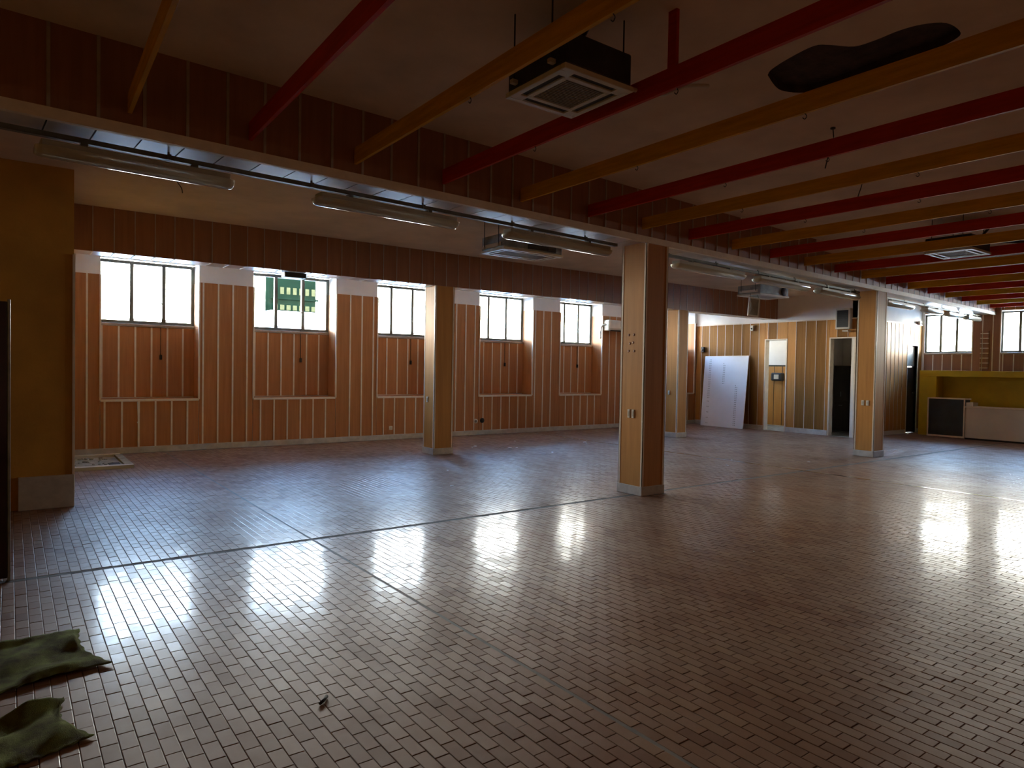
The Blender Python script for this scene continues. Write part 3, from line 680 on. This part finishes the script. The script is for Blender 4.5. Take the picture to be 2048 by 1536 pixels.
plate('light_switch', (5.63, 9.97, .91), 'x', .05, .09, 'whiteplastic', 'single white switch on the pillar in front of the third window', 'switch')
plate('light_switch', (11.73, 9.98, .98), 'x', .05, .09, 'whiteplastic', 'single white switch on the slim looking pillar behind the big one', 'switch')
plate('wall_outlet', (6.08, YW-.012, .23), 'y', .075, .075, 'whiteplastic', 'white square outlet low on the panelled wall near the third window', 'outlet')
o = empty('wall_outlet', (8.10, YW-.012, .30)); tag(o, 'round pale outlet low on the panelled wall under the fourth window', 'outlet')
disc('cover', (0, -.008, 0), .05, .016, (0, 1, 0), 'whiteplastic', o); disc('socket', (0, -.018, 0), .03, .006, (0, 1, 0), 'grille', o)
o = empty('wall_outlet', (8.27, YW-.012, .31)); tag(o, 'dark empty outlet box beside the round pale one', 'outlet')
disc('rim', (0, -.006, 0), .055, .012, (0, 1, 0), 'wire', o); disc('hollow', (0, -.013, 0), .038, .004, (0, 1, 0), 'slot', o)
def sensor(loc, ax, mat, label):
    o = empty('wall_sensor', loc); tag(o, label, 'sensor')
    d = (0, -1, 0) if ax == 'y' else (-1, 0, 0)
    if ax == 'y': boxes('housing', [(-.06, .06, -.07, 0, -.05, .05)], mat, o, .012); disc('lens', (0, -.072, -.01), .025, .01, d, 'slot', o)
    else: boxes('housing', [(-.07, 0, -.045, .045, -.07, .07)], mat, o, .012); disc('lens', (-.072, 0, -.01), .022, .01, d, 'slot', o)
sensor((XB-.012, 11.98, 2.07), 'x', 'wire', 'small black sensor high on the back wall above the leaning board')
sensor((XB-.012, 10.44, 2.60), 'x', 'acwhite', 'small pale sensor high on the back wall above the first doorway')
sensor((16.60, YS-.012, 2.17), 'y', 'wire', 'small black sensor on the side wall past the far pillar')
sensor((18.55, YS-.012, 2.78), 'y', 'housing', 'small grey fitting on the side wall top near the far window')
o = empty('hanging_box', (3.34, 9.92, 2.72)); tag(o, 'small dark box fixed under the second beam before the second window', 'box')
boxes('case', [(-.16, .16, -.08, .08, 0, .075)], 'rail', o, .008); boxes('lid', [(-.15, .15, -.085, -.078, .01, .065)], 'wire', o); 
o = empty('wall_conduit', (1.64, YW-.014, .10)); tag(o, 'thin white cable hanging down the panelled wall below the first window', 'cable')
tube('cable', smoothpts([(0, -.012, 0), (.0, -.014, .4), (-.01, -.012, .72)], 4), .007, 'whiteplastic', o, 6)
boxes('clip', [(-.014, .014, -.022, 0, .38, .40)], 'whiteplastic', o)
o = empty('dangling_wire', (1.35, 7.6, ZM)); tag(o, 'short dark cord dangling from the middle ceiling near the ochre pier', 'cord')
tube('cord', smoothpts([(0, 0, 0), (.01, 0, -.06), (.05, 0, -.12), (.06, 0, -.17)], 4), .005, 'wire', o, 5)
for (x, y, lab) in ((5.5, 3.0, 'short dark wire hanging from the ceiling behind the red board past the ragged hole'), (7.0, 3.5, 'short dark wire hanging from the ceiling between two boards to the right')):
    o = empty('dangling_wire', (x, y, ZC)); tag(o, lab, 'wire')
    tube('wire', smoothpts([(0, 0, 0), (.01, 0, -.1), (-.02, .02, -.22), (-.05, .03, -.34)], 4), .005, 'wire', o, 5)
    disc('rose', (0, 0, -.006), .02, .012, (0, 0, 1), 'wire', o, 10)

# partition panel at the left edge
o = empty('partition_panel', (-.4, 5.52, 0)); tag(o, 'tall maroon glossy partition panel with a pale metal edge at the left border', 'partition')
boxes('sheet', [(-.5, .385, -.02, .02, .02, 1.83)], 'maroon', o, .004)
boxes('edge_strip', [(.385, .402, -.024, .024, 0, 1.845)], 'steel', o, .004)
boxes('foot', [(-.45, -.40, -.2, .2, 0, .03)], 'steel', o, .004); boxes('foot', [(.20, .25, -.2, .2, 0, .03)], 'steel', o, .004)

# floor pit beside the pier
o = empty('floor_pit', (.95, 11.2, 0)); tag(o, 'open concrete floor pit with a pale kerb beside the ochre pier', 'floor pit')
boxes('kerb', [(-.43, .42, -.66, -.55, -.004, .045)], 'acwhite', o, .004); boxes('kerb', [(-.43, .40, .62, .72, -.004, .05)], 'acwhite', o, .004); boxes('kerb', [(.32, .42, -.55, .62, -.004, .045)], 'concrete', o, .004)
boxes('bed', [(-.43, .32, -.55, .62, -.004, .012)], 'concrete', o)
bm = bmesh.new()
for _ in range(40):
    cx, cy_ = random.uniform(-.4, .25), random.uniform(-.45, .5); r = random.uniform(.01, .035)
    bmesh.ops.create_icosphere(bm, subdivisions=1, radius=r, matrix=Matrix.Translation((cx, cy_, .012+r*.3)) @ Matrix.Diagonal((1, 1.2, .6, 1)))
rb = fin('rubble', bm, 'concrete', o); rb['kind'] = 'stuff'
boxes('drain_hole', [(.16, .30, -.5, -.1, .010, .016)], 'slot', o)

# ------------------------------------------------------------------ rags
def rag(name, lower, upper, label, seed, dirt):
    r = random.Random(seed); bm = bmesh.new(); NU, NV = 90, 44
    def ip(P, t):
        t *= len(P)-1; i = min(int(t), len(P)-2); f = t-i; return (P[i][0]*(1-f)+P[i+1][0]*f, P[i][1]*(1-f)+P[i+1][1]*f)
    ph = [r.uniform(0, 6.28) for _ in range(10)]
    vs = []
    for i in range(NU+1):
        u = i/NU; a, b_ = ip(lower, u), ip(upper, u); row = []
        for j in range(NV+1):
            v = j/NV
            pull = .055*math.sin(math.pi*v)*max(0, (u-.75)/.25)**1.5
            x = a[0]*(1-v)+b_[0]*v-pull+.004*math.sin(40*v+ph[0])*(u > .97); y = a[1]*(1-v)+b_[1]*v+.004*math.sin(60*u+ph[1])*(v < .04 or v > .96)
            w = math.sin(9*v+2.2*math.sin(3*u+ph[2])+ph[3])*.5+math.sin(15*v-6*u+ph[4])*.3+math.sin(11*u+5*v+ph[5])*.35+math.sin(27*u-9*v+ph[6])*.14
            ed_ = min(v, 1-v, (1-u)*1.5)*9; z = .010+max(0, .017*(w+.7))*min(1, .25+ed_)
            z += .030*math.exp(-((v-.93)/.05)**2)*(.5+.5*math.sin(7*u+ph[7]))*min(1, (1-u)*9)
            row.append(bm.verts.new((x, y, z)))
        vs.append(row)
    for i in range(NU):
        for j in range(NV): bm.faces.new((vs[i][j], vs[i+1][j], vs[i+1][j+1], vs[i][j+1]))
    o = fin(name, bm, 'rag', None, True); s = o.modifiers.new('s', 'SOLIDIFY'); s.thickness = .004; s.offset = 1
    tag(o, label, 'rag'); return o
rag('rag', [(-.75, 3.28), (-.04, 3.62), (.15, 3.69), (.39, 3.70)], [(-.75, 4.0), (-.04, 4.22), (.12, 4.27), (.30, 4.27)], 'dusty green rag on the tiles, the one nearer the partition panel', 3, 1)
rag('rag', [(-.7, 2.78), (-.03, 2.94), (.09, 2.96), (.26, 3.02)], [(-.7, 3.30), (-.03, 3.37), (.10, 3.395), (.19, 3.43)], 'dusty green rag with a brown fold, lying at the lower corner nearest the viewer', 11, 2)

# ------------------------------------------------------------------ litter
o = bmesh.new(); tube_bm(o, [(-.028, -.02, .008), (0, .0, .01), (.02, .024, .009)], .007, 7)
o = fin('twig', o, 'twig', None, True); o.location = (1.09, 2.79, 0); tag(o, 'small dark twig lying alone on the tiles in front', 'twig')
def chip_mesh(seed):
    r = random.Random(seed); bm = bmesh.new(); bmesh.ops.create_icosphere(bm, subdivisions=1, radius=.5)
    for v in bm.verts: v.co = Vector((v.co.x*(1+r.uniform(-.3, .3)), v.co.y*(1+r.uniform(-.3, .3)), max(v.co.z, -.35)*.45+.16))
    me = bpy.data.meshes.new('crumb'); bm.to_mesh(me); bm.free(); me.materials.append(M['crumb']); return me
CM = [chip_mesh(s) for s in range(4)]
CR = [(9.23, 9.97, .09, 'biggest white plaster crumb, lying right of the fourth window on the tiles'), (9.12, 9.82, .06, 'white plaster crumb just in front of the biggest crumb'),
      (6.9, 10.43, .08, 'flat white plaster crumb near the skirting, just right of the third window pillar'), (6.78, 10.34, .05, 'tiny white plaster crumb touching the flat crumb by the third window pillar'),
      (7.29, 9.87, .10, 'long white plaster crumb a step right of the third window pillar'), (7.47, 9.9, .06, 'small white plaster crumb at the tip of the long crumb'),
      (4.95, 8.17, .05, 'white plaster crumb in front of the third window pillar, farther one of two'), (4.35, 7.07, .05, 'white plaster crumb in front of the third window pillar, nearer one of two'),
      (8.97, 6.44, .05, 'white plaster crumb right of the big pillar, beside a tiny one'), (9.05, 6.52, .03, 'tiny white plaster crumb right of the big pillar'),
      (9.6, 6.81, .05, 'white plaster crumb between the big pillar and the metal floor joint'), (10.54, 6.0, .05, 'white plaster crumb past the metal floor joint, towards the far pillar'),
      (4.85, 3.21, .02, 'speck of white plaster alone on the dark open floor'), (7.6, 9.04, .06, 'white plaster crumb just left of the big pillar as seen here'),
      (8.1, 10.8, .05, 'white plaster crumb close to the skirting under the fourth window')]
for k, (x, y, s, lab) in enumerate(CR):
    o = bpy.data.objects.new('plaster_crumb', CM[k % 4]); link(o); o.location = (x, y, 0); o.scale = (s, s*.7, s*.5); o.rotation_euler = (0, 0, k*1.3)
    tag(o, lab, 'crumb', 'plaster crumbs scattered on the floor')
